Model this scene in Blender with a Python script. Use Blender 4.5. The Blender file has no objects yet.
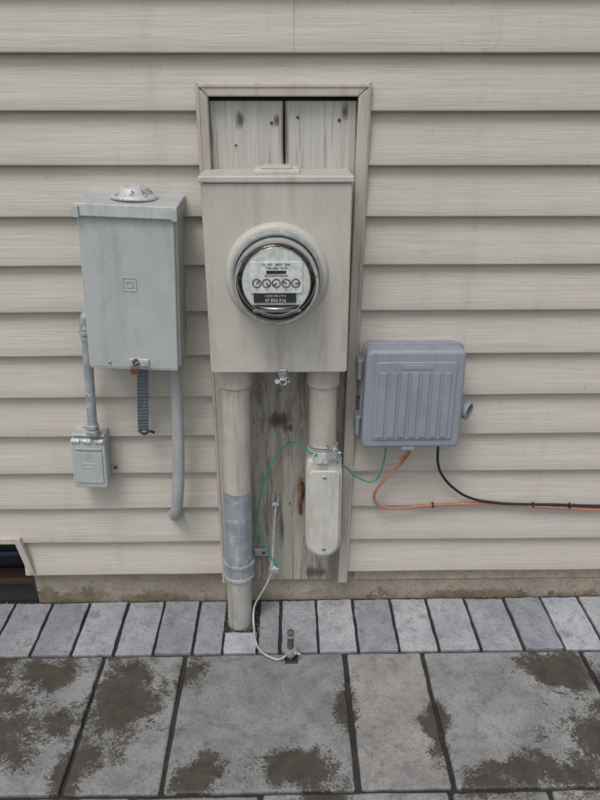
import bpy, math, random
from mathutils import Vector, Matrix
random.seed(7)
C=bpy.context.collection
# ------------------------------------------------------------------ materials
def newmat(name):
    m=bpy.data.materials.new(name); m.use_nodes=True
    nt=m.node_tree; b=nt.nodes["Principled BSDF"]
    return m,nt,b
def N(nt,t,**k):
    n=nt.nodes.new(t)
    for a,v in k.items(): setattr(n,a,v)
    return n
def coord(nt,scale=(1,1,1),rot=(0,0,0)):
    tc=N(nt,"ShaderNodeTexCoord"); mp=N(nt,"ShaderNodeMapping")
    nt.links.new(tc.outputs["Object"],mp.inputs[0]); mp.inputs["Scale"].default_value=scale; mp.inputs["Rotation"].default_value=rot
    return mp.outputs[0]
def noise(nt,vec,scale,detail=4,rough=.6,dist=0):
    n=N(nt,"ShaderNodeTexNoise"); nt.links.new(vec,n.inputs["Vector"])
    n.inputs["Scale"].default_value=scale; n.inputs["Detail"].default_value=detail; n.inputs["Roughness"].default_value=rough
    n.inputs["Distortion"].default_value=dist
    return n.outputs["Fac"]
def mrange(nt,s,a,b,c=0,d=1):
    n=N(nt,"ShaderNodeMapRange"); n.interpolation_type='SMOOTHSTEP'
    nt.links.new(s,n.inputs[0])
    for i,v in enumerate((a,b,c,d)): n.inputs[i+1].default_value=v
    return n.outputs[0]
def math_(nt,op,a,b):
    n=N(nt,"ShaderNodeMath",operation=op)
    for i,v in enumerate((a,b)):
        if isinstance(v,(int,float)): n.inputs[i].default_value=v
        else: nt.links.new(v,n.inputs[i])
    return n.outputs[0]
def mix(nt,fac,a,b,mode='MIX'):
    n=N(nt,"ShaderNodeMix",data_type='RGBA',blend_type=mode)
    if isinstance(fac,(int,float)): n.inputs[0].default_value=fac
    else: nt.links.new(fac,n.inputs[0])
    for i,v in ((6,a),(7,b)):
        if isinstance(v,tuple): n.inputs[i].default_value=(*v[:3],1)
        else: nt.links.new(v,n.inputs[i])
    return n.outputs[2]
def bump(nt,h,strength,dist,prev=None):
    n=N(nt,"ShaderNodeBump"); nt.links.new(h,n.inputs["Height"])
    n.inputs["Strength"].default_value=strength; n.inputs["Distance"].default_value=dist
    if prev is not None: nt.links.new(prev,n.inputs["Normal"])
    return n.outputs[0]
def blobs(nt,lst):
    tc=N(nt,"ShaderNodeTexCoord"); cur=None
    for (x,y,z,rx,ry,rz) in lst:
        s=N(nt,"ShaderNodeVectorMath",operation='SUBTRACT'); nt.links.new(tc.outputs["Object"],s.inputs[0]); s.inputs[1].default_value=(x,y,z)
        d=N(nt,"ShaderNodeVectorMath",operation='DIVIDE'); nt.links.new(s.outputs[0],d.inputs[0]); d.inputs[1].default_value=(rx,ry,rz)
        l=N(nt,"ShaderNodeVectorMath",operation='LENGTH'); nt.links.new(d.outputs[0],l.inputs[0])
        o=math_(nt,'SUBTRACT',1.0,l.outputs["Value"])
        cur=o if cur is None else math_(nt,'MAXIMUM',cur,o)
    return cur
def paint(name,base,rough=.5,metal=0,var=.12,dirt=(.16,.14,.11),dirt_amt=.35,scale=8,bmp=.15,chips=None,chip_thr=.66,streak=True,spec=.4,scuff=None):
    m,nt,b=newmat(name)
    v=coord(nt); vs=coord(nt,(6,6,1.0))
    dark=tuple(c*(1-var) for c in base); lite=tuple(min(1,c*(1+var)) for c in base)
    col=mix(nt,mrange(nt,noise(nt,v,scale*2.5,3),.3,.7),dark,lite)
    dn=noise(nt,vs if streak else v,scale,5,.68)
    col=mix(nt,mrange(nt,dn,.46,.76,0,dirt_amt),col,dirt)
    fine=noise(nt,v,240,2,.5)
    col=mix(nt,mrange(nt,fine,.60,.76,0,.4),col,tuple(c*.65 for c in base))
    if scuff:
        sc_=noise(nt,coord(nt,(30,30,140),(.0,.5,.0)),1,5,.7,.8)
        col=mix(nt,mrange(nt,sc_,.66,.72,0,.6),col,scuff)
    if chips:
        ch=noise(nt,v,scale*5,6,.72,.4)
        col=mix(nt,mrange(nt,ch,chip_thr,chip_thr+.03),col,chips)
    nt.links.new(col,b.inputs["Base Color"])
    nt.links.new(mrange(nt,dn,.3,.8,rough-.08,min(1,rough+.2)),b.inputs["Roughness"])
    b.inputs["Metallic"].default_value=metal; b.inputs["Specular IOR Level"].default_value=spec
    nt.links.new(bump(nt,noise(nt,v,60,3,.6),bmp,.001),b.inputs["Normal"])
    return m
def plain(name,base,rough=.5,metal=0,bmp=.1,scale=90):
    m,nt,b=newmat(name); v=coord(nt); n=noise(nt,v,scale,3)
    col=mix(nt,mrange(nt,n,.3,.7),tuple(c*.82 for c in base),tuple(min(1,c*1.12) for c in base))
    nt.links.new(col,b.inputs["Base Color"]); b.inputs["Roughness"].default_value=rough; b.inputs["Metallic"].default_value=metal
    nt.links.new(bump(nt,n,bmp,.0006),b.inputs["Normal"])
    return m
def siding_mat():
    m,nt,b=newmat("vinyl_siding")
    g=noise(nt,coord(nt,(7,20,230)),1.0,5,.62,.5)
    big=noise(nt,coord(nt),2.2,3,.6)
    col=mix(nt,mrange(nt,g,.3,.7),(.485,.452,.395),(.555,.522,.462))
    col=mix(nt,mrange(nt,big,.45,.75,0,.25),col,(.43,.40,.345))
    spots=noise(nt,coord(nt,(1,1,1)),75,2,.5)
    col=mix(nt,mrange(nt,spots,.68,.76,0,.4),col,(.32,.295,.25))
    run=noise(nt,coord(nt,(22,22,1.2)),1,4,.6)
    col=mix(nt,mrange(nt,run,.54,.8,0,.28),col,(.34,.315,.27))
    nt.links.new(col,b.inputs["Base Color"]); b.inputs["Roughness"].default_value=.5; b.inputs["Specular IOR Level"].default_value=.4
    nt.links.new(bump(nt,g,.7,.0013),b.inputs["Normal"])
    return m
def wood_mat(name,paintc,woodc,darkc,peel,blob):
    m,nt,b=newmat(name)
    gr=noise(nt,coord(nt,(70,70,3.2)),1,6,.65,.5)
    gr2=noise(nt,coord(nt,(190,190,5)),1,4,.6,.2)
    pe=noise(nt,coord(nt,(30,30,4)),1,7,.72,.6)
    w=mix(nt,mrange(nt,gr,.32,.68),darkc,woodc)
    w=mix(nt,mrange(nt,gr2,.4,.7,0,.5),w,tuple(c*.6 for c in woodc))
    p=mix(nt,mrange(nt,gr,.35,.7),tuple(c*.82 for c in paintc),paintc)
    p=mix(nt,mrange(nt,gr2,.58,.72,0,.7),p,tuple(c*.5 for c in woodc))
    msk=mrange(nt,pe,peel,peel+.06)
    col=mix(nt,msk,p,w)
    bl=math_(nt,'ADD',blobs(nt,blob),math_(nt,'MULTIPLY',math_(nt,'SUBTRACT',gr,.5),2.6))
    bm=mrange(nt,bl,.05,.85,0,.85)
    col=mix(nt,bm,col,(.07,.05,.04))
    nt.links.new(col,b.inputs["Base Color"]); b.inputs["Roughness"].default_value=.85; b.inputs["Specular IOR Level"].default_value=.2
    n1=bump(nt,gr,.6,.002); n2=bump(nt,gr2,.6,.0015,n1); n3=bump(nt,msk,-.5,.0015,n2)
    nt.links.new(n3,b.inputs["Normal"])
    return m
def stone_mat(name,a,bc,stain_blobs=None,stain_col=(.07,.06,.045),stain_bias=-.0,grain=160,stain_amt=.88):
    m,nt,b=newmat(name); v=coord(nt)
    oi=N(nt,"ShaderNodeAttribute",attribute_name="tone")
    n1=noise(nt,v,9,5,.68); n2=noise(nt,v,grain,3,.7); n3=noise(nt,v,32,6,.72)
    col=mix(nt,mrange(nt,n1,.3,.7),a,bc)
    col=mix(nt,mrange(nt,n3,.45,.72,0,.65),col,tuple(c*.52 for c in a))
    col=mix(nt,mrange(nt,n2,.5,.72,0,.65),col,tuple(c*.42 for c in a))
    col=mix(nt,mrange(nt,n2,.34,.24,0,.55),col,(.52,.52,.52))
    col=mix(nt,1.0,col,oi.outputs["Color"],'MULTIPLY')
    if stain_blobs:
        s=math_(nt,'ADD',blobs(nt,stain_blobs),math_(nt,'MULTIPLY',math_(nt,'SUBTRACT',noise(nt,v,7,9,.74,.3),.5),3.6))
        s=math_(nt,'ADD',s,math_(nt,'MULTIPLY',math_(nt,'SUBTRACT',n2,.5),.9))
        sm=mrange(nt,s,stain_bias,stain_bias+.34,0,stain_amt)
        col=mix(nt,sm,col,mix(nt,mrange(nt,n3,.35,.65),stain_col,tuple(c*1.9 for c in stain_col)))
        nt.links.new(mrange(nt,sm,0,1,.82,.55),b.inputs["Roughness"])
    else: b.inputs["Roughness"].default_value=.85
    nt.links.new(col,b.inputs["Base Color"]); b.inputs["Specular IOR Level"].default_value=.3
    x=bump(nt,n3,.55,.003); y=bump(nt,n2,.65,.0016,x); nt.links.new(y,b.inputs["Normal"])
    return m
def glass_mat():
    m=bpy.data.materials.new("meter_glass"); m.use_nodes=True; nt=m.node_tree; nt.nodes.clear()
    o=N(nt,"ShaderNodeOutputMaterial"); mx=N(nt,"ShaderNodeMixShader"); t=N(nt,"ShaderNodeBsdfTransparent"); g=N(nt,"ShaderNodeBsdfGlossy")
    t.inputs[0].default_value=(.96,.97,.97,1); g.inputs["Roughness"].default_value=.02
    fr=N(nt,"ShaderNodeFresnel"); fr.inputs[0].default_value=1.45
    k=math_(nt,'MULTIPLY',fr.outputs[0],1.1)
    nt.links.new(k,mx.inputs[0]); nt.links.new(t.outputs[0],mx.inputs[1]); nt.links.new(g.outputs[0],mx.inputs[2]); nt.links.new(mx.outputs[0],o.inputs[0])
    return m
M={}
M['siding']=siding_mat()
M['trim']=paint("trim_vinyl",(.475,.445,.39),.5,0,.06,dirt_amt=.5,scale=6)
M['meterbox']=paint("meter_box_paint",(.505,.482,.435),.45,0,.05,dirt=(.27,.235,.19),dirt_amt=.5,scale=5,bmp=.12,scuff=(.40,.37,.32))
M['disc']=paint("disconnect_grey",(.435,.46,.462),.42,0,.05,dirt=(.24,.245,.24),dirt_amt=.5,scale=6,chips=(.64,.65,.64),chip_thr=.69,scuff=(.33,.34,.335))
M['discw']=paint("weathered_cap",(.55,.56,.55),.55,.2,.15,dirt=(.2,.2,.2),dirt_amt=.5,scale=14,chips=(.22,.23,.24),chip_thr=.56)
M['tel']=paint("telecom_plastic",(.275,.295,.345),.45,0,.05,dirt=(.19,.20,.23),dirt_amt=.5,scale=7,bmp=.08,scuff=(.34,.355,.385))
M['galv']=paint("galvanised",(.42,.45,.47),.5,.45,.2,dirt=(.2,.2,.2),dirt_amt=.6,scale=15,chips=(.7,.7,.68),chip_thr=.60)
M['steel']=plain("bright_steel",(.55,.56,.57),.3,.9)
M['pvc']=paint("pvc_grey",(.37,.385,.39),.5,0,.06,dirt=(.2,.2,.2),dirt_amt=.5,scale=10,scuff=(.47,.48,.48))
M['pipe']=paint("pipe_beige",(.47,.44,.385),.5,0,.07,dirt=(.22,.19,.15),dirt_amt=.6,scale=9,chips=(.36,.35,.33),chip_thr=.66,scuff=(.56,.54,.48))
M['pipelow']=paint("pipe_lower_grey",(.41,.40,.37),.55,0,.08,dirt=(.20,.18,.15),dirt_amt=.7,scale=10,chips=(.30,.31,.32),chip_thr=.62)
M['pipeblue']=paint("pipe_bluegrey",(.245,.285,.325),.5,0,.15,dirt=(.45,.43,.38),dirt_amt=.9,scale=9,chips=(.43,.43,.41),chip_thr=.585)
M['lb']=paint("fitting_offwhite",(.55,.54,.49),.5,0,.06,dirt=(.30,.27,.2),dirt_amt=.55,scale=11,chips=(.28,.29,.3),chip_thr=.65)
M['rust']=plain("rusty_metal",(.13,.07,.045),.8,.3,.5,60)
M['rodm']=plain("rod_dull",(.15,.125,.105),.7,.4,.5,120)
M['dark']=plain("dark_plastic_and_shade",(.03,.03,.035),.5)  # plastic of the tie; elsewhere shade painted as near-black colour
M['strap']=plain("strap_dark",(.12,.14,.17),.5,.2)
M['green']=plain("green_wire",(.03,.30,.22),.4)
M['orange']=plain("orange_cable",(.48,.19,.12),.45)
M['black']=plain("black_cable",(.015,.015,.018),.4)
M['grwire']=plain("grey_wire",(.42,.46,.46),.45,.2)
M['face']=plain("meter_face",(.62,.64,.62),.4,0,.02)
M['ink']=plain("ink",(.02,.02,.02),.5)
M['whiteink']=plain("white_ink",(.7,.7,.7),.5)
M['chamber']=plain("meter_chamber",(.07,.07,.07),.4,.5)
M['glass']=glass_mat()
M['wood_top']=wood_mat("wood_painted",(.53,.515,.48),(.40,.37,.325),(.24,.215,.185),.60,[(-.088,0,1.165,.013,.1,.022),(-.006,0,1.14,.012,.1,.09),(-.02,0,1.165,.007,.1,.014),(.11,0,1.18,.009,.1,.025)])
M['wood_low']=wood_mat("wood_weathered",(.42,.395,.35),(.36,.33,.285),(.17,.15,.125),.495,[(-.025,0,.525,.05,.1,.028),(.0,0,.505,.016,.1,.018),(.03,0,.34,.014,.1,.05),(-.05,0,.67,.04,.1,.02),(.07,0,.09,.04,.1,.025),(-.135,0,.6,.006,.1,.5),(-.02,0,.22,.010,.1,.09)])
M['found']=stone_mat("foundation_concrete",(.38,.335,.265),(.30,.27,.22),[(-.6,0,.0,.3,.2,.05),(-.35,0,.0,.2,.2,.03),(.5,0,.0,.4,.2,.03)],(.13,.105,.07),.3,110)
M['paver']=stone_mat("paver_concrete",(.29,.30,.33),(.41,.418,.44),[(-.5,-.05,0,.12,.05,.1),(.1,-.02,0,.1,.03,.1)],(.12,.115,.11),.75,170,.6)
M['slab']=stone_mat("slab_concrete",(.20,.197,.195),(.30,.296,.29),
  [(-.72,-.27,0,.27,.18,.3),(-.56,-.24,0,.20,.09,.3),(-.62,-.45,0,.27,.15,.3),(-.385,-.24,0,.13,.10,.3),(-.34,-.33,0,.15,.15,.3),(-.20,-.50,0,.11,.08,.3),(.03,-.49,0,.17,.085,.3),
   (.06,-.57,0,.14,.05,.3),(.63,-.26,0,.16,.13,.3),(.65,-.40,0,.17,.19,.3),(.43,-.51,0,.17,.08,.3),(-.44,-.5,0,.08,.14,.3),(.30,-.42,0,.05,.14,.3),(-.24,-.25,0,.06,.1,.3),(.12,-.35,0,.04,.2,.3)],(.035,.030,.022),.34,190,.92)
M['sand']=stone_mat("joint_sand",(.03,.028,.026),(.05,.047,.042),None,grain=300)
M['grass']=stone_mat("grass_ground",(.05,.075,.025),(.08,.10,.04),None,grain=60)
M['roof']=stone_mat("roof_shingle",(.08,.075,.07),(.12,.11,.10),None,grain=60)
M['white']=plain("painted_soffit",(.5,.47,.41),.5)
# ------------------------------------------------------------------ geometry helpers
def empty(name,loc=(0,0,0),rot=(0,0,0)):
    e=bpy.data.objects.new(name,None); e.location=loc; e.rotation_euler=rot; e.empty_display_size=.05; C.objects.link(e); return e
def finish(me,name,mat,parent=None,bev=0,seg=3,smooth=True,ang=35):
    o=bpy.data.objects.new(name,me); C.objects.link(o)
    if mat: me.materials.append(mat)
    if parent is not None: o.parent=parent
    if smooth:
        me.shade_smooth(); me.set_sharp_from_angle(angle=math.radians(ang))
    if bev>0:
        b=o.modifiers.new("b","BEVEL"); b.width=bev; b.segments=seg; b.limit_method='ANGLE'; b.angle_limit=math.radians(32); b.harden_normals=True
    return o
def mesh(name,v,f,mat,parent=None,**k):
    me=bpy.data.meshes.new(name); me.from_pydata([tuple(p) for p in v],[],f); me.validate(); me.update()
    return finish(me,name,mat,parent,**k)
def box(name,x0,x1,y0,y1,z0,z1,mat,parent=None,bev=.002,**k):
    v=[(x0,y0,z0),(x1,y0,z0),(x1,y1,z0),(x0,y1,z0),(x0,y0,z1),(x1,y0,z1),(x1,y1,z1),(x0,y1,z1)]
    f=[(0,3,2,1),(4,5,6,7),(0,1,5,4),(1,2,6,5),(2,3,7,6),(3,0,4,7)]
    return mesh(name,v,f,mat,parent,bev=bev,**k)
def prism(name,outline,y0,y1,mat,parent=None,bev=.002,**k):
    n=len(outline)
    a=sum(outline[i][0]*outline[(i+1)%n][1]-outline[(i+1)%n][0]*outline[i][1] for i in range(n))
    if a<0: outline=outline[::-1]
    v=[(x,y0,z) for x,z in outline]+[(x,y1,z) for x,z in outline]
    f=[tuple(range(n)),tuple(range(2*n-1,n-1,-1))]+[(i,i+n,(i+1)%n+n,(i+1)%n) for i in range(n)]
    return mesh(name,v,f,mat,parent,bev=bev,**k)
def rrect(x0,x1,z0,z1,r,seg=6):
    o=[]
    for cx,cz,a0 in ((x1-r,z1-r,0),(x0+r,z1-r,90),(x0+r,z0+r,180),(x1-r,z0+r,270)):
        for i in range(seg+1):
            a=math.radians(a0+90*i/seg); o.append((cx+r*math.cos(a),cz+r*math.sin(a)))
    return o
def revolve(name,prof,center,axis,mat,parent=None,seg=64,cap=True,**k):
    ax=Vector(axis).normalized(); q=Vector((0,0,1)).rotation_difference(ax)
    v=[];f=[];c=Vector(center)
    for r,h in prof:
        for i in range(seg):
            a=2*math.pi*i/seg; v.append(c+q@Vector((r*math.cos(a),r*math.sin(a),h)))
    for j in range(len(prof)-1):
        for i in range(seg):
            f.append((j*seg+i,j*seg+(i+1)%seg,(j+1)*seg+(i+1)%seg,(j+1)*seg+i))
    if cap and prof[0][0]>0: f.append(tuple(range(seg-1,-1,-1)))
    if cap and prof[-1][0]>0: f.append(tuple((len(prof)-1)*seg+i for i in range(seg)))
    return mesh(name,v,f,mat,parent,**k)
def tube(name,pts,r,mat,parent=None,res=10,smooth=True,bres=5):
    c=bpy.data.curves.new(name,'CURVE'); c.dimensions='3D'; c.bevel_depth=r; c.bevel_resolution=bres; c.resolution_u=res; c.use_fill_caps=True
    s=c.splines.new('BEZIER' if smooth else 'POLY')
    P=s.bezier_points if smooth else s.points
    P.add(len(pts)-1)
    for p,q in zip(P,pts):
        if smooth: p.co=q; p.handle_left_type=p.handle_right_type='AUTO'
        else: p.co=(*q,1)
    t=bpy.data.objects.new("tmp",c); C.objects.link(t)
    bpy.context.view_layer.update()
    me=bpy.data.meshes.new_from_object(t.evaluated_get(bpy.context.evaluated_depsgraph_get()))
    bpy.data.objects.remove(t); me.name=name; me.materials.clear()
    return finish(me,name,mat,parent,ang=50)
def text(name,s,size,loc,mat,parent,ext=.0003,rot=(math.pi/2,0,0)):
    c=bpy.data.curves.new(name,'FONT'); c.body=s; c.size=size; c.extrude=ext; c.align_x='CENTER'; c.align_y='CENTER'
    t=bpy.data.objects.new("tmp",c); C.objects.link(t); bpy.context.view_layer.update()
    me=bpy.data.meshes.new_from_object(t.evaluated_get(bpy.context.evaluated_depsgraph_get()))
    bpy.data.objects.remove(t); me.materials.clear()
    o=finish(me,name,mat,parent,smooth=False); o.location=loc; o.rotation_euler=rot; return o
def torus(name,R,r,center,axis,mat,parent):
    prof=[]
    for i in range(13):
        a=2*math.pi*i/12; prof.append((R+r*math.cos(a),r*math.sin(a)))
    ax=Vector(axis).normalized(); q=Vector((0,0,1)).rotation_difference(ax)
    v=[];f=[];seg=32
    for i in range(seg):
        A=2*math.pi*i/seg
        for j in range(12):
            rr,h=prof[j]; v.append(Vector(center)+q@Vector((rr*math.cos(A),rr*math.sin(A),h)))
    for i in range(seg):
        for j in range(12):
            f.append((i*12+j,((i+1)%seg)*12+j,((i+1)%seg)*12+(j+1)%12,i*12+(j+1)%12))
    return mesh(name,v,f,mat,parent)
def screw(name,x,y,z,mat,parent,r=.004):
    revolve(name,[(0,-.0005),(r,0),(r,.0015),(r*.6,.0028),(0,.003)],(x,y,z),(0,-1,0),mat,parent,seg=20)
    box(name+"_slot",x-r*.75,x+r*.75,y-.0034,y-.002,z-r*.13,z+r*.13,M['ink'],parent,bev=0)
# ------------------------------------------------------------------ HOUSE
house=empty("house")
Zb=lambda n:1.280-.0983*n
def wav(x,z): return .0010*math.sin(x*5.3+z*3.1)+.0006*math.sin(x*13.7+z*21)
def siding_piece(name,x0,x1,nt_,nb,off=0,zmin=None):
    prof=[]
    for n in range(nt_,nb+1):
        zb=Zb(n); zt=Zb(n-1)
        L=[(-.0008,zt+.009),(-.0030,zt-.006),(-.0076,zb+.060),(-.0134,zb+.030),(-.0184,zb+.0045),(-.0180,zb+.0016),(-.0162,zb),(-.0130,zb+.0002),(-.0110,zb+.004)]
        prof+=L
    prof.append((-.0008,Zb(nb)+.009))
    if zmin is not None:
        prof=[p for p in prof if p[1]>zmin]; prof.append((-.0125,zmin)); prof.append((-.0012,zmin+.001))
    nx=max(2,int((x1-x0)/.06)); v=[];f=[]
    for i in range(nx+1):
        x=x0+(x1-x0)*i/nx
        for y,z in prof: v.append((x,y-off+wav(x,z),z+.0009*math.sin(x*2.1+z*9)))
    m=len(prof)
    for i in range(nx):
        for j in range(m-1):
            a=i*m+j; f.append((a,a+1,a+m+1,a+m))
    return mesh(name,v,f,M['siding'],house,ang=40)
NT=-13
siding_piece("siding_upper_left",-4,.012,NT,-2); siding_piece("siding_upper_right",.012,4,NT,-2)
siding_piece("siding_lapped_left",-1.7,.013,-1,0,.0016); siding_piece("siding_lapped_right",.0115,1.9,-1,0,0)
siding_piece("siding_far_left",-4,-1.7,-1,0); siding_piece("siding_far_right",1.9,4,-1,0)
siding_piece("siding_mid_left",-4,-.158,1,11); siding_piece("siding_mid_right",.140,4,1,11)
siding_piece("siding_low_left",-.668,-.158,12,12); siding_piece("siding_low_far",-4,-1.12,12,12)
siding_piece("siding_low_right",.136,4,12,12)
siding_piece("siding_over_frame",-.158,.140,1,1,zmin=1.214)
box("starter_strip_left",-.668,-.172,-.006,.012,.094,.104,M['trim'],house,bev=.001)
box("starter_strip_right",.148,4,-.006,.012,.094,.104,M['trim'],house,bev=.001)
def slab_tone(o,val):
    me=o.data
    a=me.attributes.new("tone",'FLOAT_COLOR','POINT')
    for d in a.data: d.color=(val,val,val,1)
for nm,a,b_ in (("foundation_right",-.662,4),("foundation_left",-4,-1.12)):
    slab_tone(box(nm,a,b_,.010,.25,-.15,.0975,M['found'],house,bev=.004),1)
slab_tone(box("foundation_ledge",.165,4,.004,.010,.058,.0935,M['found'],house,bev=.002),1.15)
box("sheathing",-4,4,.019,6,.21,2.55,M['white'],house,bev=0)
box("soffit",-4.3,4.3,-.32,.018,2.60,2.62,M['white'],house,bev=0)
box("fascia",-4.3,4.3,-.34,-.321,2.58,2.75,M['white'],house,bev=.003)
mr=mesh("roof",[(-4.3,-.36,2.76),(4.3,-.36,2.76),(4.3,3,4.4),(-4.3,3,4.4),(4.3,6.36,2.76),(-4.3,6.36,2.76)],[(0,1,2,3),(3,2,4,5)],M['roof'],house); slab_tone(mr,1)
# ------------------------------------------------------------------ basement window (bottom-left)
bw=empty("basement_window")
prism("frame_head",[(-1.14,.218),(-.672,.218),(-.668,.200),(-1.14,.200)],-.024,.012,M['trim'],bw,bev=.0025)
prism("frame_jamb",[(-.672,.218),(-.662,.218),(-.642,.112),(-.658,.112),(-.676,.200)],-.026,.012,M['trim'],bw,bev=.0025)
box("frame_side",-1.14,-1.12,-.024,.012,.0,.200,M['trim'],bw)
box("recess_back",-1.12,-.663,.14,.16,-.02,.21,M['dark'],bw,bev=0)  # recess faces coloured near black for the shade inside the opening
box("recess_floor",-1.12,-.663,.012,.14,-.02,.0,M['dark'],bw,bev=0)
box("recess_side",-.668,-.6625,.012,.14,-.0,.20,M['dark'],bw,bev=0)
box("sash",-1.12,-.670,.10,.13,.15,.20,M['ink'],bw)
box("sash_rail",-1.12,-.672,.085,.099,.085,.098,plain("blue_rail",(.03,.05,.11),.5),bw)
box("brick_sill",-1.12,-.670,.07,.12,-.0,.020,plain("dark_brick",(.07,.04,.03),.85),bw,bev=.004)
# ------------------------------------------------------------------ wooden backing board in trim frame
bb=empty("backing_board")
box("board_left",-.1475,-.0075,-.004,.018,.80,1.199,M['wood_top'],bb,bev=.0015)
box("board_right",-.0045,.1325,-.0045,.018,.80,1.199,M['wood_top'],bb,bev=.0015)
box("board_lower",-.146,.128,-.003,.018,.066,.799,M['wood_low'],bb,bev=.003)
box("board_back",-.16,.146,.0181,.0186,.05,1.22,M['dark'],bb,bev=0)
prism("frame_left",[(-.173,.075),(-.150,.075),(-.148,1.206),(-.171,1.230)],-.026,-.0005,M['trim'],bb,bev=.003)
prism("frame_right",[(.145,.072),(.121,.072),(.134,1.206),(.159,1.230)],-.026,-.0005,M['trim'],bb,bev=.003)
prism("frame_head",[(-.171,1.2302),(.159,1.2302),(.134,1.2062),(-.148,1.2062)],-.0263,-.0005,M['trim'],bb,bev=.003)
prism("bead_left",[(-.169,.077),(-.1655,.077),(-.1635,1.222),(-.167,1.226)],-.0278,-.0255,M['trim'],bb,bev=.0012)
prism("bead_right",[(.141,.074),(.1375,.074),(.1515,1.222),(.155,1.226)],-.0278,-.0255,M['trim'],bb,bev=.0012)
box("bead_head",-.167,.155,-.0282,-.0258,1.222,1.226,M['trim'],bb,bev=.001)
for i,(x,z,r) in enumerate([(-.03,1.16,.003),(.02,1.17,.0025),(.10,1.165,.003),(-.10,1.12,.002),(-.02,.60,.002),(.0,.30,.002)]):
    screw("nail_%d"%i,x,-.0046,z,M['rust'],bb,r)
RW=plain("raw_wood",(.27,.15,.08),.8,0,.5,200)
for i in range(7):
    x=.026+random.uniform(-.007,.007); z=.282+i*.011; h=random.uniform(.012,.024); q=random.uniform(.003,.006)
    prism("splinter_%d"%i,[(x,z-h),(x+q,z-h*.6),(x+q*1.2,z+h*.5),(x+q*.3,z+h),(x-q*.6,z+h*.2)],-.009-.0017*i,-.0035,(M['rust'],RW,RW)[i%3],bb,bev=.001)
# ------------------------------------------------------------------ meter box
mb=empty("electric_meter_box")
prism("body",rrect(-.154,.115,.697,1.066,.006),-.122,-.005,M['meterbox'],mb,bev=.003)
prism("front_cover",rrect(-.158,.118,.694,1.064,.007),-.132,-.1215,M['meterbox'],mb,bev=.0035,seg=4)
prism("hood",[(-.162,1.0645),(.121,1.0645),(.121,1.0765),(-.162,1.0765)],-.137,-.004,M['meterbox'],mb,bev=.003)
prism("top_hub_plate",rrect(-.062,.022,1.0762,1.084,.002),-.105,-.03,M['lb'],mb,bev=.003)
prism("top_hub_inner",rrect(-.048,.008,1.0838,1.089,.002),-.095,-.045,M['meterbox'],mb,bev=.002)
cx,cz=-.022,.896
revolve("raised_ring",[(.099,0),(.0985,.004),(.095,.010),(.090,.013),(.086,.013),(.0855,.005)],(cx,-.1315,cz),(0,-1,0),M['meterbox'],mb,seg=96)
box("hasp",-.022,-.004,-.140,-.1325,.684,.704,M['steel'],mb,bev=.002)
box("hasp_tab",-.018,-.008,-.150,-.134,.6835,.6865,M['steel'],mb,bev=.001)
torus("seal_ring",.007,.0012,(-.012,-.150,.682),(0.3,-1,.4),M['steel'],mb)
torus("seal_ring_2",.0055,.001,(-.003,-.146,.684),(0.6,-1,.1),M['steel'],mb)
revolve("seal",[(0,0),(.005,.0),(.005,.003),(0,.003)],(-.024,-.15,.683),(0,-1,0.2),M['grwire'],mb,seg=20)
# meter
em=empty("electric_meter",(cx,0,cz))
revolve("locking_ring",[(.0855,-.1400),(.0862,-.146),(.0862,-.154),(.0835,-.158),(.0795,-.158),(.0790,-.145)],(0,0,0),(0,1,0),M['galv'],em,seg=96,cap=False)
revolve("outer_band",[(.0800,-.150),(.0808,-.156),(.0808,-.163),(.0796,-.165),(.0787,-.163)],(0,0,0),(0,1,0),plain("band_grey",(.18,.19,.19),.35,.6),em,seg=96,cap=False)
revolve("chamber",[(.0785,-.140),(.0785,-.1505),(.060,-.152),(.060,-.175),(.0,-.176)],(0,0,0),(0,1,0),M['chamber'],em,seg=64,cap=False)
revolve("inner_rim",[(.0735,-.150),(.0745,-.156),(.0745,-.166),(.0725,-.168),(.0710,-.166),(.0715,-.150)],(0,0,0),(0,1,0),M['steel'],em,seg=64,cap=False)
revolve("glass_cover",[(.0785,-.158),(.0780,-.190),(.0770,-.202),(.0740,-.2095),(.0690,-.2130),(.0640,-.2140),(.030,-.2150),(.0,-.2152)],(0,0,0),(0,1,0),M['glass'],em,seg=96,cap=False)
out=[]
for i in range(72):
    a=2*math.pi*i/72; r=.0625; x=r*math.cos(a); z=r*math.sin(a); z=max(z,-.043); out.append((x,z))
prism("face_plate",out,-.190,-.176,M['face'],em,bev=.001)
for i in range(30):
    a=math.radians(5+170*i/29)
    p=Vector((math.cos(a)*.0670,0,math.sin(a)*.0670))
    if i%3!=1:
        b=box("skirt_%d"%i,-.0038,.0038,-.183,-.172,-.0030,.0030,M['ink'],em,bev=.0005); b.location=(p.x,0,p.z); b.rotation_euler=(0,-a+math.pi/2,0)
torus("face_rim",.0628,.0010,(0,-.1895,0),(0,1,0),M['steel'],em)
box("nameplate",-.048,.048,-.1925,-.190,-.020,.038,plain("nameplate_white",(.72,.73,.71),.4,0,.02),em,bev=.0008)
text("txt_a","CL 200   240V   3W",.0062,(0,-.1928,.033),M['ink'],em)
text("txt_b","TYPE  60Hz  TA 30",.0050,(0,-.1928,.0265),M['ink'],em)
box("barcode_plate",-.018,.018,-.1933,-.1924,.0165,.0222,M['ink'],em,bev=0)
text("txt_kwh","KILOWATTHOURS",.0050,(0,-.1928,.0125),M['ink'],em)
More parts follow.
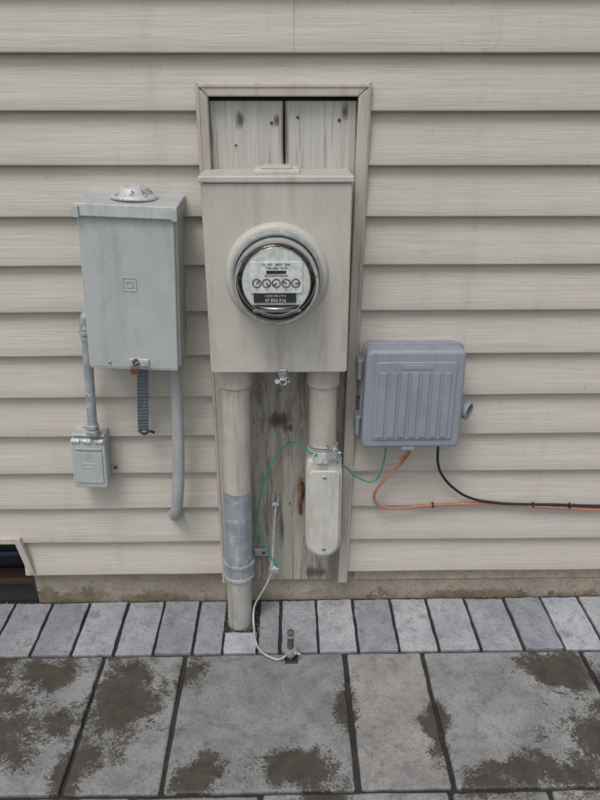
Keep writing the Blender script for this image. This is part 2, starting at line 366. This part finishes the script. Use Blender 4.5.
for i in range(5):
    x=-.0356+i*.0178
    torus("dial_%d"%i,.0078,.0007,(x,-.1930,-.001),(0,1,0),M['ink'],em)
    for k in range(10):
        a=2*math.pi*k/10; t=box("tick_%d_%d"%(i,k),-.0004,.0004,-.1931,-.1924,.0050,.0070,M['ink'],em,bev=0); t.location=(x,0,-.001); t.rotation_euler=(0,a,0)
    a=[.7,2.4,4.0,5.2,1.5][i]
    nd=box("pointer_%d"%i,-.0009,.0009,-.1945,-.1935,-.001,.0066,M['ink'],em,bev=0); nd.location=(x,0,-.001); nd.rotation_euler=(0,a,0)
    text("num_%d"%i,str((i*3+1)%10),.0045,(x,-.1928,-.0135),M['ink'],em)
box("label_black",-.042,.036,-.1937,-.190,-.0375,-.0195,M['ink'],em,bev=.0005)
text("label_num","47 830 016",.0085,(-.002,-.1941,-.0332),M['whiteink'],em)
text("label_top","|| 60 ||| 240 || W ||",.0052,(-.002,-.1941,-.0245),M['whiteink'],em)
revolve("rotor_disc",[(.0,-.001),(.050,-.001),(.051,0),(.050,.001),(0,.001)],(0,-.150,-.047),(0,0,1),M['steel'],em,seg=64)
box("lower_frame",-.045,.045,-.182,-.150,-.060,-.053,M['steel'],em,bev=.002)
# ------------------------------------------------------------------ left riser pipe
lp=empty("riser_conduit")
def pipe(nm,p0,p1,r,mat,parent,extra=0):
    ax=Vector(p1)-Vector(p0); L=ax.length
    return revolve(nm,[(r-.001,0),(r,.001),(r,L-.001),(r-.001,L)],p0,ax,mat,parent,seg=48)
A=Vector((-.1285,-.072,-.03)); B=Vector((-.1130,-.072,.700)); ax=B-A
P=lambda z:tuple(A+ax*((z-A.z)/ax.z))
pipe("pipe_upper",P(.385),P(.700),.0318,M['pipe'],lp)
pipe("pipe_sleeve",P(.178),P(.386),.0325,M['pipeblue'],lp)
pipe("pipe_lower",P(-.03),P(.180),.0300,M['pipelow'],lp)
pipe("top_collar",P(.645),P(.698),.0360,M['pipe'],lp)
pipe("coupling",P(.146),P(.184),.0355,M['pipeblue'],lp)
pipe("coupling_lip",P(.177),P(.187),.0375,M['pipeblue'],lp)
pipe("coupling_lip2",P(.141),P(.150),.0370,M['pipelow'],lp)
box("strap_ear",-.092,-.055,-.012,-.0035,.148,.170,M['galv'],lp,bev=.002)
screw("strap_screw",-.067,-.012,.159,M['rust'],lp,.004)
# ------------------------------------------------------------------ right pipe with fitting
rp=empty("service_conduit_fitting")
pipe("pipe",(.0745,-.070,.45),(.0725,-.070,.700),.0305,M['pipe'],rp)
pipe("top_collar",(.0727,-.070,.645),(.0725,-.070,.698),.0355,M['pipe'],rp)
ol=[(.044,.475),(.108,.475),(.116,.462),(.119,.440),(.119,.262)]
for i in range(1,16):
    a=math.pi*i/16; ol.append((.0775+.0415*math.cos(a),.250-.045*math.sin(a)))
ol+=[(.036,.262),(.036,.440),(.038,.462)]
prism("fitting_body",ol,-.098,-.028,M['lb'],rp,bev=.010,seg=5)
ol2=[(.050,.447),(.105,.447),(.112,.440),(.1125,.268)]
for i in range(1,16):
    a=math.pi*i/16; ol2.append((.0775+.035*math.cos(a),.256-.037*math.sin(a)))
ol2+=[(.0425,.268),(.043,.440)]
prism("fitting_cover",ol2,-.105,-.0975,M['lb'],rp,bev=.003)
screw("cover_screw_top",.0775,-.1052,.432,M['galv'],rp,.0045); screw("cover_screw_bottom",.0785,-.1052,.238,M['galv'],rp,.0045)
pipe("fitting_neck",(.0745,-.070,.465),(.0743,-.070,.492),.0345,M['lb'],rp)
# bonding clamp
gc=empty("bonding_clamp")
torus("band",.0325,.0022,(.0744,-.070,.500),(0,0.1,1),M['galv'],gc)
torus("band_2",.0325,.0016,(.0744,-.070,.496),(0.08,-0.05,1),M['galv'],gc)
box("saddle",.082,.104,-.113,-.098,.478,.508,M['galv'],gc,bev=.003)
revolve("bolt",[(0,0),(.005,0),(.005,.006),(.0025,.006),(.0025,.014),(0,.014)],(.100,-.105,.493),(1,-.3,.2),M['galv'],gc,seg=6)
revolve("bolt_2",[(0,0),(.005,0),(.005,.005),(.0025,.005),(.0025,.016),(0,.016)],(.090,-.11,.505),(-.5,-.4,.7),M['steel'],gc,seg=6)
torus("wire_tail",.012,.0011,(.062,-.106,.482),(.2,-1,.5),M['grwire'],gc)
torus("wire_tail_2",.009,.001,(.108,-.102,.474),(.8,-1,.1),M['grwire'],gc)
# ------------------------------------------------------------------ disconnect box (leans a little)
lean=math.radians(2.7)
ds=empty("disconnect_box",(-.313,0,.704),(0,lean,0))
w=.0905
prism("body",rrect(-w,w,0,.300,.004),-.113,-.006,M['disc'],ds,bev=.003)
prism("front_cover",rrect(-w-.001,w-.003,-.002,.300,.004),-.122,-.1125,M['disc'],ds,bev=.003,seg=4)
hv=[(-w-.006,-.131,.298),(w+.004,-.131,.298),(w+.004,-.004,.298),(-w-.006,-.004,.298),(-w-.006,-.128,.322),(w+.004,-.128,.322),(w+.004,-.004,.329),(-w-.006,-.004,.329)]
mesh("rain_hood",hv,[(0,3,2,1),(4,5,6,7),(0,1,5,4),(1,2,6,5),(2,3,7,6),(3,0,4,7)],M['disc'],ds,bev=.003)
box("hood_fold_l",-w-.0065,-w+.006,-.1335,-.1295,.296,.318,M['disc'],ds,bev=.0015)
box("hood_fold_r",w-.006,w+.0045,-.1335,-.1295,.296,.318,M['disc'],ds,bev=.0015)
revolve("hub_plate",[(.044,0),(.045,.003),(.042,.007),(.034,.009),(.033,.013),(.029,.020),(.016,.024),(0,.025)],(.004,-.066,.3255),(0,0,1),M['discw'],ds,seg=48)
for i in range(4):
    a=math.pi/4+i*math.pi/2
    revolve("hub_screw_%d"%i,[(.004,0),(.004,.003),(.002,.005),(0,.005)],(.004+.038*math.cos(a),-.066+.038*math.sin(a),.332),(0,0,1),M['galv'],ds,seg=12)
def frame_sq(nm,cx_,cz_,s,t,y,mat,par):
    for k,(a,b_,c,d) in enumerate(((-s,s,s-t,s),(-s,s,-s,-s+t),(-s,-s+t,-s+t,s-t),(s-t,s,-s+t,s-t))):
        box(nm+"_%d"%k,cx_+a,cx_+b_,y-.0012,y+.001,cz_+c,cz_+d,mat,par,bev=.0004)
frame_sq("emboss_outer",-.0015,.172,.0135,.0018,-.122,M['disc'],ds)
frame_sq("emboss_inner",-.0015,.172,.0065,.0016,-.122,M['disc'],ds)
box("latch_plate",-.010,.030,-.1265,-.1215,.004,.020,M['discw'],ds,bev=.003)
revolve("latch_knob",[(.007,0),(.007,.004),(.004,.006),(0,.006)],(.004,-.1265,.014),(0,-1,0),M['rust'],ds,seg=20)
prism("latch_tab",[(-.006,-.012),(.008,-.010),(.012,.002),(-.008,.002)],-.134,-.131,M['rust'],ds,bev=.001)
tube("latch_wire",[(.004,-.133,.012),(.016,-.137,.019),(.028,-.135,.010),(.034,-.130,.0)],.0011,M['grwire'],ds)
box("side_seam",w-.0005,w+.0012,-.110,-.108,.004,.296,M['disc'],ds,bev=0)
box("bottom_flange",-w+.002,w-.004,-.121,-.010,-.0045,-.0005,M['disc'],ds,bev=.001)
screw("bottom_screw",-.05,-.1225,.010,M['galv'],ds,.003)
st=empty("bonding_strap")
v=[];f=[]
n=44
for i in range(n+1):
    t=i/n; z=.705-.180*t; x=-.3105-.016*t; y=-.050-.006*math.sin(t*3)-(.0012 if i%2 else 0)
    hw=.0115
    v+=[(x-hw,y,z),(x+hw,y,z),(x+hw,y+.004,z),(x-hw,y+.004,z)]
for i in range(n):
    a=i*4
    for j in range(4): f.append((a+j,a+4+j,a+4+(j+1)%4,a+(j+1)%4))
f+= [(0,1,2,3),(n*4+3,n*4+2,n*4+1,n*4)]
mesh("ribbed_band",v,f,M['strap'],st,smooth=False)
tube("loose_tie",[(-.335,-.055,.527),(-.322,-.062,.522),(-.310,-.064,.530),(-.300,-.06,.524)],.0032,M['dark'],st)
pc=empty("pvc_conduit")
tube("bend",[(-.248,-.050,.70),(-.2455,-.056,.62),(-.2475,-.064,.52),(-.2530,-.068,.42),(-.261,-.066,.350),(-.270,-.052,.305),(-.277,-.025,.283),(-.279,.0,.279)],.0135,M['pvc'],pc,res=14,bres=8)
pipe("top_bushing",(-.248,-.050,.682),(-.248,-.049,.706),.0160,M['pvc'],pc)
pipe("wall_flange",(-.2775,-.022,.283),(-.279,-.004,.280),.0168,M['pvc'],pc)
# ------------------------------------------------------------------ flexible conduit + receptacle box
fc=empty("flexible_conduit")
prof=[]
p0=Vector((-.436,-.060,.525)); p1=Vector((-.4205,-.060,.770)); d=p1-p0; L=d.length; k=62
for i in range(k+1): prof.append((.0098+(.0010 if i%2 else 0),L*i/k))
revolve("armoured_pipe",prof,p0,d,M['galv'],fc,seg=28,ang=80)
for i,(z,r,h) in enumerate(((.522,.0155,.012),(.536,.0135,.010),(.742,.0125,.012),(.755,.0150,.008))):
    c=p0+d*((z-.525)/.245); revolve("nut_%d"%i,[(r-.001,0),(r,.001),(r,h-.001),(r-.001,h)],c,d,M['galv'],fc,seg=8 if i in(0,3) else 28)
tube("elbow",[(-.4205,-.060,.765),(-.4190,-.060,.782),(-.413,-.060,.796),(-.400,-.060,.800),(-.385,-.060,.800)],.0125,M['galv'],fc)
torus("elbow_ring",.0135,.003,(-.403,-.060,.800),(1,0,0),M['discw'],fc)
gf=empty("outdoor_receptacle_box",(-.456,0,.387),(0,lean,0))
prism("body",rrect(-.037,.037,0,.128,.006),-.052,-.012,M['disc'],gf,bev=.003)
prism("cover",rrect(-.0385,.0385,-.002,.122,.006),-.064,-.0515,M['disc'],gf,bev=.004,seg=4)
prism("cover_panel",rrect(-.031,.031,.012,.092,.004),-.0665,-.0635,M['disc'],gf,bev=.0015)
for i,x in enumerate((-.026,-.0,.026)):
    tube("hinge_%d"%i,[(x-.009,-.062,.118),(x+.009,-.062,.118)],.0060,M['discw'],gf,smooth=False)
box("top_lip",-.036,.036,-.058,-.014,.1275,.131,M['discw'],gf,bev=.001)
box("cover_rib",-.030,.030,-.0685,-.0655,.098,.103,M['disc'],gf,bev=.001)
box("cover_text",-.016,.016,-.0675,-.0660,.060,.064,M['discw'],gf,bev=.0004)
box("cover_text2",-.012,.012,-.0675,-.0660,.052,.055,M['discw'],gf,bev=.0004)
prism("mount_ear",rrect(.036,.054,.022,.036,.006),-.020,-.012,M['galv'],gf,bev=.001)
screw("ear_screw",.047,-.020,.029,M['rust'],gf,.0035)
# ------------------------------------------------------------------ telecom box
tb=empty("telecom_box")
def tprism(nm,f0,f1,mat,bev,y0,y1,r,**k):
    o=rrect(f0[0],f0[1],f0[2],f0[3],r); zc0,zc1=f0[2],f0[3]
    o=[(x+(1 if x>.268 else -1)*f1*(zc1-z)/(zc1-zc0),z) for x,z in o]
    return prism(nm,o,y0,y1,mat,tb,bev=bev,**k)
tprism("base",(.166,.366,.505,.722,),.003,M['tel'],.003,-.050,-.012,.010)
tprism("lid",(.161,.369,.501,.728),.0045,M['tel'],.009,-.100,-.048,.014,seg=5)
tprism("lid_flange",(.158,.372,.498,.731),.0045,M['tel'],.002,-.060,-.050,.014)
tprism("raised_panel",(.181,.351,.523,.704),.002,M['tel'],.003,-.1035,-.0985,.006)
for i in range(7):
    x=.189+i*.0225
    prism("rib_%d"%i,[(x+(x-.268)*.02,.530),(x+.0155+(x-.268)*.02,.530),(x+.0155,.682),(x,.682)],-.1068,-.103,M['tel'],tb,bev=.0018)
box("title_bar",.235,.300,-.1050,-.103,.688,.698,M['tel'],tb,bev=.001)
for i,z in enumerate((.672,.538)):
    box("hinge_%d"%i,.146,.161,-.062,-.020,z-.022,z+.022,M['tel'],tb,bev=.003)
    tube("hinge_pin_%d"%i,[(.152,-.065,z-.020),(.152,-.065,z+.020)],.0048,M['tel'],tb,smooth=False)
# curved cable spout opening on the right side
revolve("cable_port",[(.017,0),(.017,.026),(.020,.028),(.020,.038),(.0165,.038),(.0160,.020)],(.366,-.045,.577),(1,-.75,-.1),M['tel'],tb,seg=32,cap=False)
revolve("port_shade",[(.0164,0),(.0164,.001),(0,.001)],(.389,-.0625,.5745),(1,-.75,-.1),M['dark'],tb,seg=24)  # dark disc painted in for the shade inside the spout
box("latch",.245,.275,-.098,-.06,.494,.503,M['tel'],tb,bev=.002)
# ------------------------------------------------------------------ cables
w1=empty("green_ground_wire")
tube("run_a",[(.217,-.055,.510),(.218,-.055,.47),(.213,-.052,.425),(.196,-.05,.388),(.163,-.05,.395),(.130,-.06,.430),(.106,-.10,.468)],.0020,M['green'],w1)
tube("run_b",[(.060,-.105,.489),(.040,-.09,.492),(.012,-.04,.487),(-.022,-.020,.456),(-.050,-.028,.405),(-.068,-.035,.35),(-.077,-.04,.276),(-.070,-.04,.22),(-.052,-.042,.175),(-.031,-.045,.140)],.0020,M['green'],w1)
w2=empty("orange_cable")
tube("cable",[(.275,-.06,.510),(.274,-.06,.475),(.250,-.055,.43),(.216,-.05,.385),(.200,-.04,.338),(.212,-.034,.312),(.245,-.03,.300),(.34,-.024,.303),(.47,-.022,.305),(.60,-.022,.296),(.76,-.022,.284),(1.4,-.022,.27),(3.5,-.022,.26)],.0034,M['orange'],w2)
tube("cable_tail",[(.275,-.06,.510),(.268,-.064,.475),(.252,-.064,.45)],.0030,M['orange'],w2)
w3=empty("black_cable")
tube("cable",[(.336,-.06,.510),(.337,-.058,.474),(.343,-.05,.43),(.357,-.042,.397),(.388,-.034,.358),(.432,-.028,.326),(.50,-.024,.308),(.56,-.023,.303),(.66,-.023,.300),(.758,-.023,.294),(1.4,-.023,.279),(3.5,-.023,.269)],.0032,M['black'],w3)
for i,(x,z) in enumerate(((.345,.303),(.59,.301),(.68,.298))):
    torus("clip_%d"%i,.006,.0016,(x,-.023,z),(1,0,0),M['black'],w3)
w4=empty("grounding_wire")
tube("rod",[(-.034,-.012,.300),(-.038,-.018,.26),(-.042,-.03,.196),(-.046,-.045,.140)],.0036,M['grwire'],w4)
tube("fork_a",[(-.034,-.012,.300),(-.028,-.014,.315),(-.029,-.014,.34)],.0024,M['galv'],w4)
tube("fork_b",[(-.034,-.012,.300),(-.041,-.014,.315),(-.040,-.014,.33)],.0024,M['galv'],w4)
box("fork_plate",-.044,-.026,-.016,-.0035,.296,.306,M['galv'],w4,bev=.002)
revolve("lug",[(.006,0),(.007,.002),(.007,.014),(.005,.017),(0,.017)],(-.046,-.045,.128),(.5,0,.6),M['galv'],w4,seg=16)
box("lug_block",-.052,-.028,-.052,-.038,.126,.140,M['galv'],w4,bev=.002)
tube("wire",[(-.044,-.047,.134),(-.058,-.055,.10),(-.078,-.064,.065),(-.090,-.072,.043),(-.093,-.09,.022),(-.090,-.12,.0085),(-.086,-.150,.006),(-.074,-.182,.005),(-.052,-.203,.005),(-.026,-.213,.006),(-.008,-.213,.022)],.0026,M['grwire'],w4)
# ------------------------------------------------------------------ ground rod
gr=empty("ground_rod",(-.002,-.207,0))
revolve("rod",[(.0075,-.05),(.0075,.070),(.0085,.072),(.0082,.080),(.006,.0825),(0,.0835)],(0,0,0),(0.02,0.05,1),M['rodm'],gr,seg=20)
revolve("rod_tip",[(.0088,0),(.009,.002),(.0088,.012),(.006,.014),(0,.0145)],(.0015,.004,.066),(0.02,0.05,1),M['galv'],gr,seg=20)
revolve("clamp",[(.0125,0),(.0135,.002),(.0135,.016),(.0125,.018)],(.0004,0,.016),(0,0,1),M['galv'],gr,seg=16)
revolve("clamp_bolt",[(0,0),(.0055,0),(.0055,.006),(.003,.006),(.003,.016),(0,.016)],(.010,-.004,.025),(1,-.5,0),M['galv'],gr,seg=6)
box("rod_pit_shade",-.012,.018,-.014,.014,-.002,.0042,M['ink'],gr,bev=.002)  # raised black block, painted shade of a hole in the paving
# ------------------------------------------------------------------ pavers
def pavers(name,rects,mat,thick=.05,bev=.003,tones=(.82,1.12)):
    v=[];f=[];tn=[]
    for (x0,x1,y0,y1) in rects:
        z=random.uniform(-.0014,.0014); t=random.uniform(*tones); tl=[random.uniform(-.0012,.0012) for _ in range(4)]
        j=[random.uniform(-.0014,.0014) for _ in range(4)]
        x0+=j[0];x1+=j[1];y0+=j[2];y1+=j[3]
        pts=[];ns=9
        cs=[(x0,y0),(x1,y0),(x1,y1),(x0,y1)]
        for k in range(4):
            a=cs[k];b=cs[(k+1)%4]
            for q in range(ns):
                u=q/ns; jx=random.uniform(-.0013,.0013) if q else 0; jy=random.uniform(-.0013,.0013) if q else 0
                pts.append((a[0]+(b[0]-a[0])*u+jx,a[1]+(b[1]-a[1])*u+jy))
        b0=len(v); n=len(pts); cxm=(x0+x1)/2; cym=(y0+y1)/2
        v+=[(x,y,z+tl[0]*(x-cxm)/(x1-x0)+tl[1]*(y-cym)/(y1-y0)) for x,y in pts]+[(x,y,-thick) for x,y in pts]
        f.append(tuple(b0+i for i in range(n)))
        f+=[(b0+i,b0+i+n,b0+(i+1)%n+n,b0+(i+1)%n) for i in range(n)]
        wm=random.uniform(-.025,.02)
        tn+=[(t*(1+wm),t,t*(1-wm))]*(2*n)
    o=mesh(name,v,f,mat,None,bev=bev,seg=3)
    a=o.data.attributes.new("tone",'FLOAT_COLOR','POINT')
    for d,c in zip(a.data,tn): d.color=(*c,1)
    return o
jx=[-.618,-.523,-.421,-.329,-.235,-.164,-.080,-.026,.067,.162,.260,.356,.456,.560,.658]
while jx[0]>-3: jx.insert(0,jx[0]-.099)
while jx[-1]<3: jx.append(jx[-1]+.099)
g=.0036
R=[]
for a,b_ in zip(jx,jx[1:]):
    y1=-.003
    if abs(a+.164)<.001: y1=-.116
    R.append((a+g,b_-g,-.184,y1))
pavers("paver_border",R,M['paver'],bev=.0035,tones=(.74,1.16))
R=[];g=.0048
xs=[-.440,-.250,.1275,.312,.690,.88,1.26,1.45,1.83,2.02,2.4,2.59,2.97]
while xs[0]>-2.7: xs.insert(0,xs[0]-(.38 if len(xs)%2 else .19))
for a,b_ in zip(xs,xs[1:]): R.append((a+g,b_-g,-.538,-.192))
y=-.546; row=0
offs=[[-.68,-.30,-.06,.30,.49,.86],[-.5,-.12,.07,.45,.64,1.02],[-.7,-.5,-.12,.1,.45,.66,.86]]
while y>-3.0:
    xs=list(offs[row%3])
    while xs[0]>-2.7: xs.insert(0,xs[0]-.375)
    while xs[-1]<2.7: xs.append(xs[-1]+.375)
    for a,b_ in zip(xs,xs[1:]): R.append((a+g,b_-g,y-.346,y))
    y-=.354; row+=1
pavers("patio_slabs",R,M['slab'],bev=.005,tones=(.86,1.1))
s=box("joint_sand",-3.1,3.1,-3.12,.009,-.04,-.0085,M['sand'],None,bev=0); slab_tone(s,1)
gd=mesh("ground",[(-300,-300,-.022),(300,-300,-.022),(300,300,-.022),(-300,300,-.022)],[(0,1,2,3)],M['grass'],None); slab_tone(gd,1)
v=[];f=[]
for i in range(1000):
    z=-.0060
    if i<420: x=random.uniform(-.8,.8); y=random.uniform(-.007,.008); s_=random.uniform(.001,.003)
    elif i<640: x=random.uniform(-.165,-.078); y=random.uniform(-.115,-.005); s_=random.uniform(.0012,.004)
    elif i<900: x=random.uniform(-.8,.8); y=-.188+random.uniform(-.003,.003); s_=random.uniform(.0008,.002)
    else: x=random.uniform(-.8,.8); y=-random.uniform(.01,.53)**1.3; s_=random.uniform(.0006,.0013); z=.0022
    b0=len(v)
    for a in ((1,0,0),(-1,0,0),(0,1,0),(0,-1,0),(0,0,1),(0,0,-1)):
        v.append((x+a[0]*s_*random.uniform(.6,1.2),y+a[1]*s_*random.uniform(.6,1.2),z+a[2]*s_*random.uniform(.6,1.2)))
    for t in ((0,2,4),(2,1,4),(1,3,4),(3,0,4),(2,0,5),(1,2,5),(3,1,5),(0,3,5)): f.append(tuple(b0+q for q in t))
gt=mesh("gravel",v,f,M['found'],None,smooth=False); slab_tone(gt,.45)
# ------------------------------------------------------------------ light
W=bpy.data.worlds.new("World"); bpy.context.scene.world=W; W.use_nodes=True; nt=W.node_tree
sky=nt.nodes.new("ShaderNodeTexSky"); sky.sky_type='NISHITA'; sky.sun_disc=False
el=math.radians(62); dx,dy=-.45,-.9; sky.sun_elevation=el; sky.sun_rotation=math.atan2(dx,dy)%(2*math.pi)
sky.dust_density=3; sky.air_density=1; sky.ozone_density=1
hs=nt.nodes.new("ShaderNodeHueSaturation"); hs.inputs["Saturation"].default_value=.28
nt.links.new(sky.outputs[0],hs.inputs["Color"]); bg=nt.nodes["Background"]; nt.links.new(hs.outputs[0],bg.inputs[0]); bg.inputs[1].default_value=.145
sl=bpy.data.lights.new("sun",'SUN'); sl.energy=1.3; sl.angle=math.radians(22); sl.color=(1,.98,.95)
so=bpy.data.objects.new("sun",sl); C.objects.link(so)
h=Vector((dx,dy,0)).normalized()*math.cos(el); dv=Vector((h.x,h.y,math.sin(el)))
so.rotation_euler=dv.to_track_quat('Z','Y').to_euler(); so.location=dv*10
# ------------------------------------------------------------------ camera
cd=bpy.data.cameras.new("camera"); cam=bpy.data.objects.new("camera",cd); C.objects.link(cam)
cd.sensor_fit='VERTICAL'; cd.sensor_height=24; cd.lens=24*680/800; cd.clip_start=.02; cd.clip_end=1000
cam.location=(0,-1.415,1.21); cam.rotation_euler=(math.radians(90-24.2),0,math.radians(-1.0))
sc=bpy.context.scene; sc.camera=cam
sc.view_settings.view_transform='Standard'; sc.view_settings.look='None'; sc.view_settings.exposure=0; sc.view_settings.gamma=1
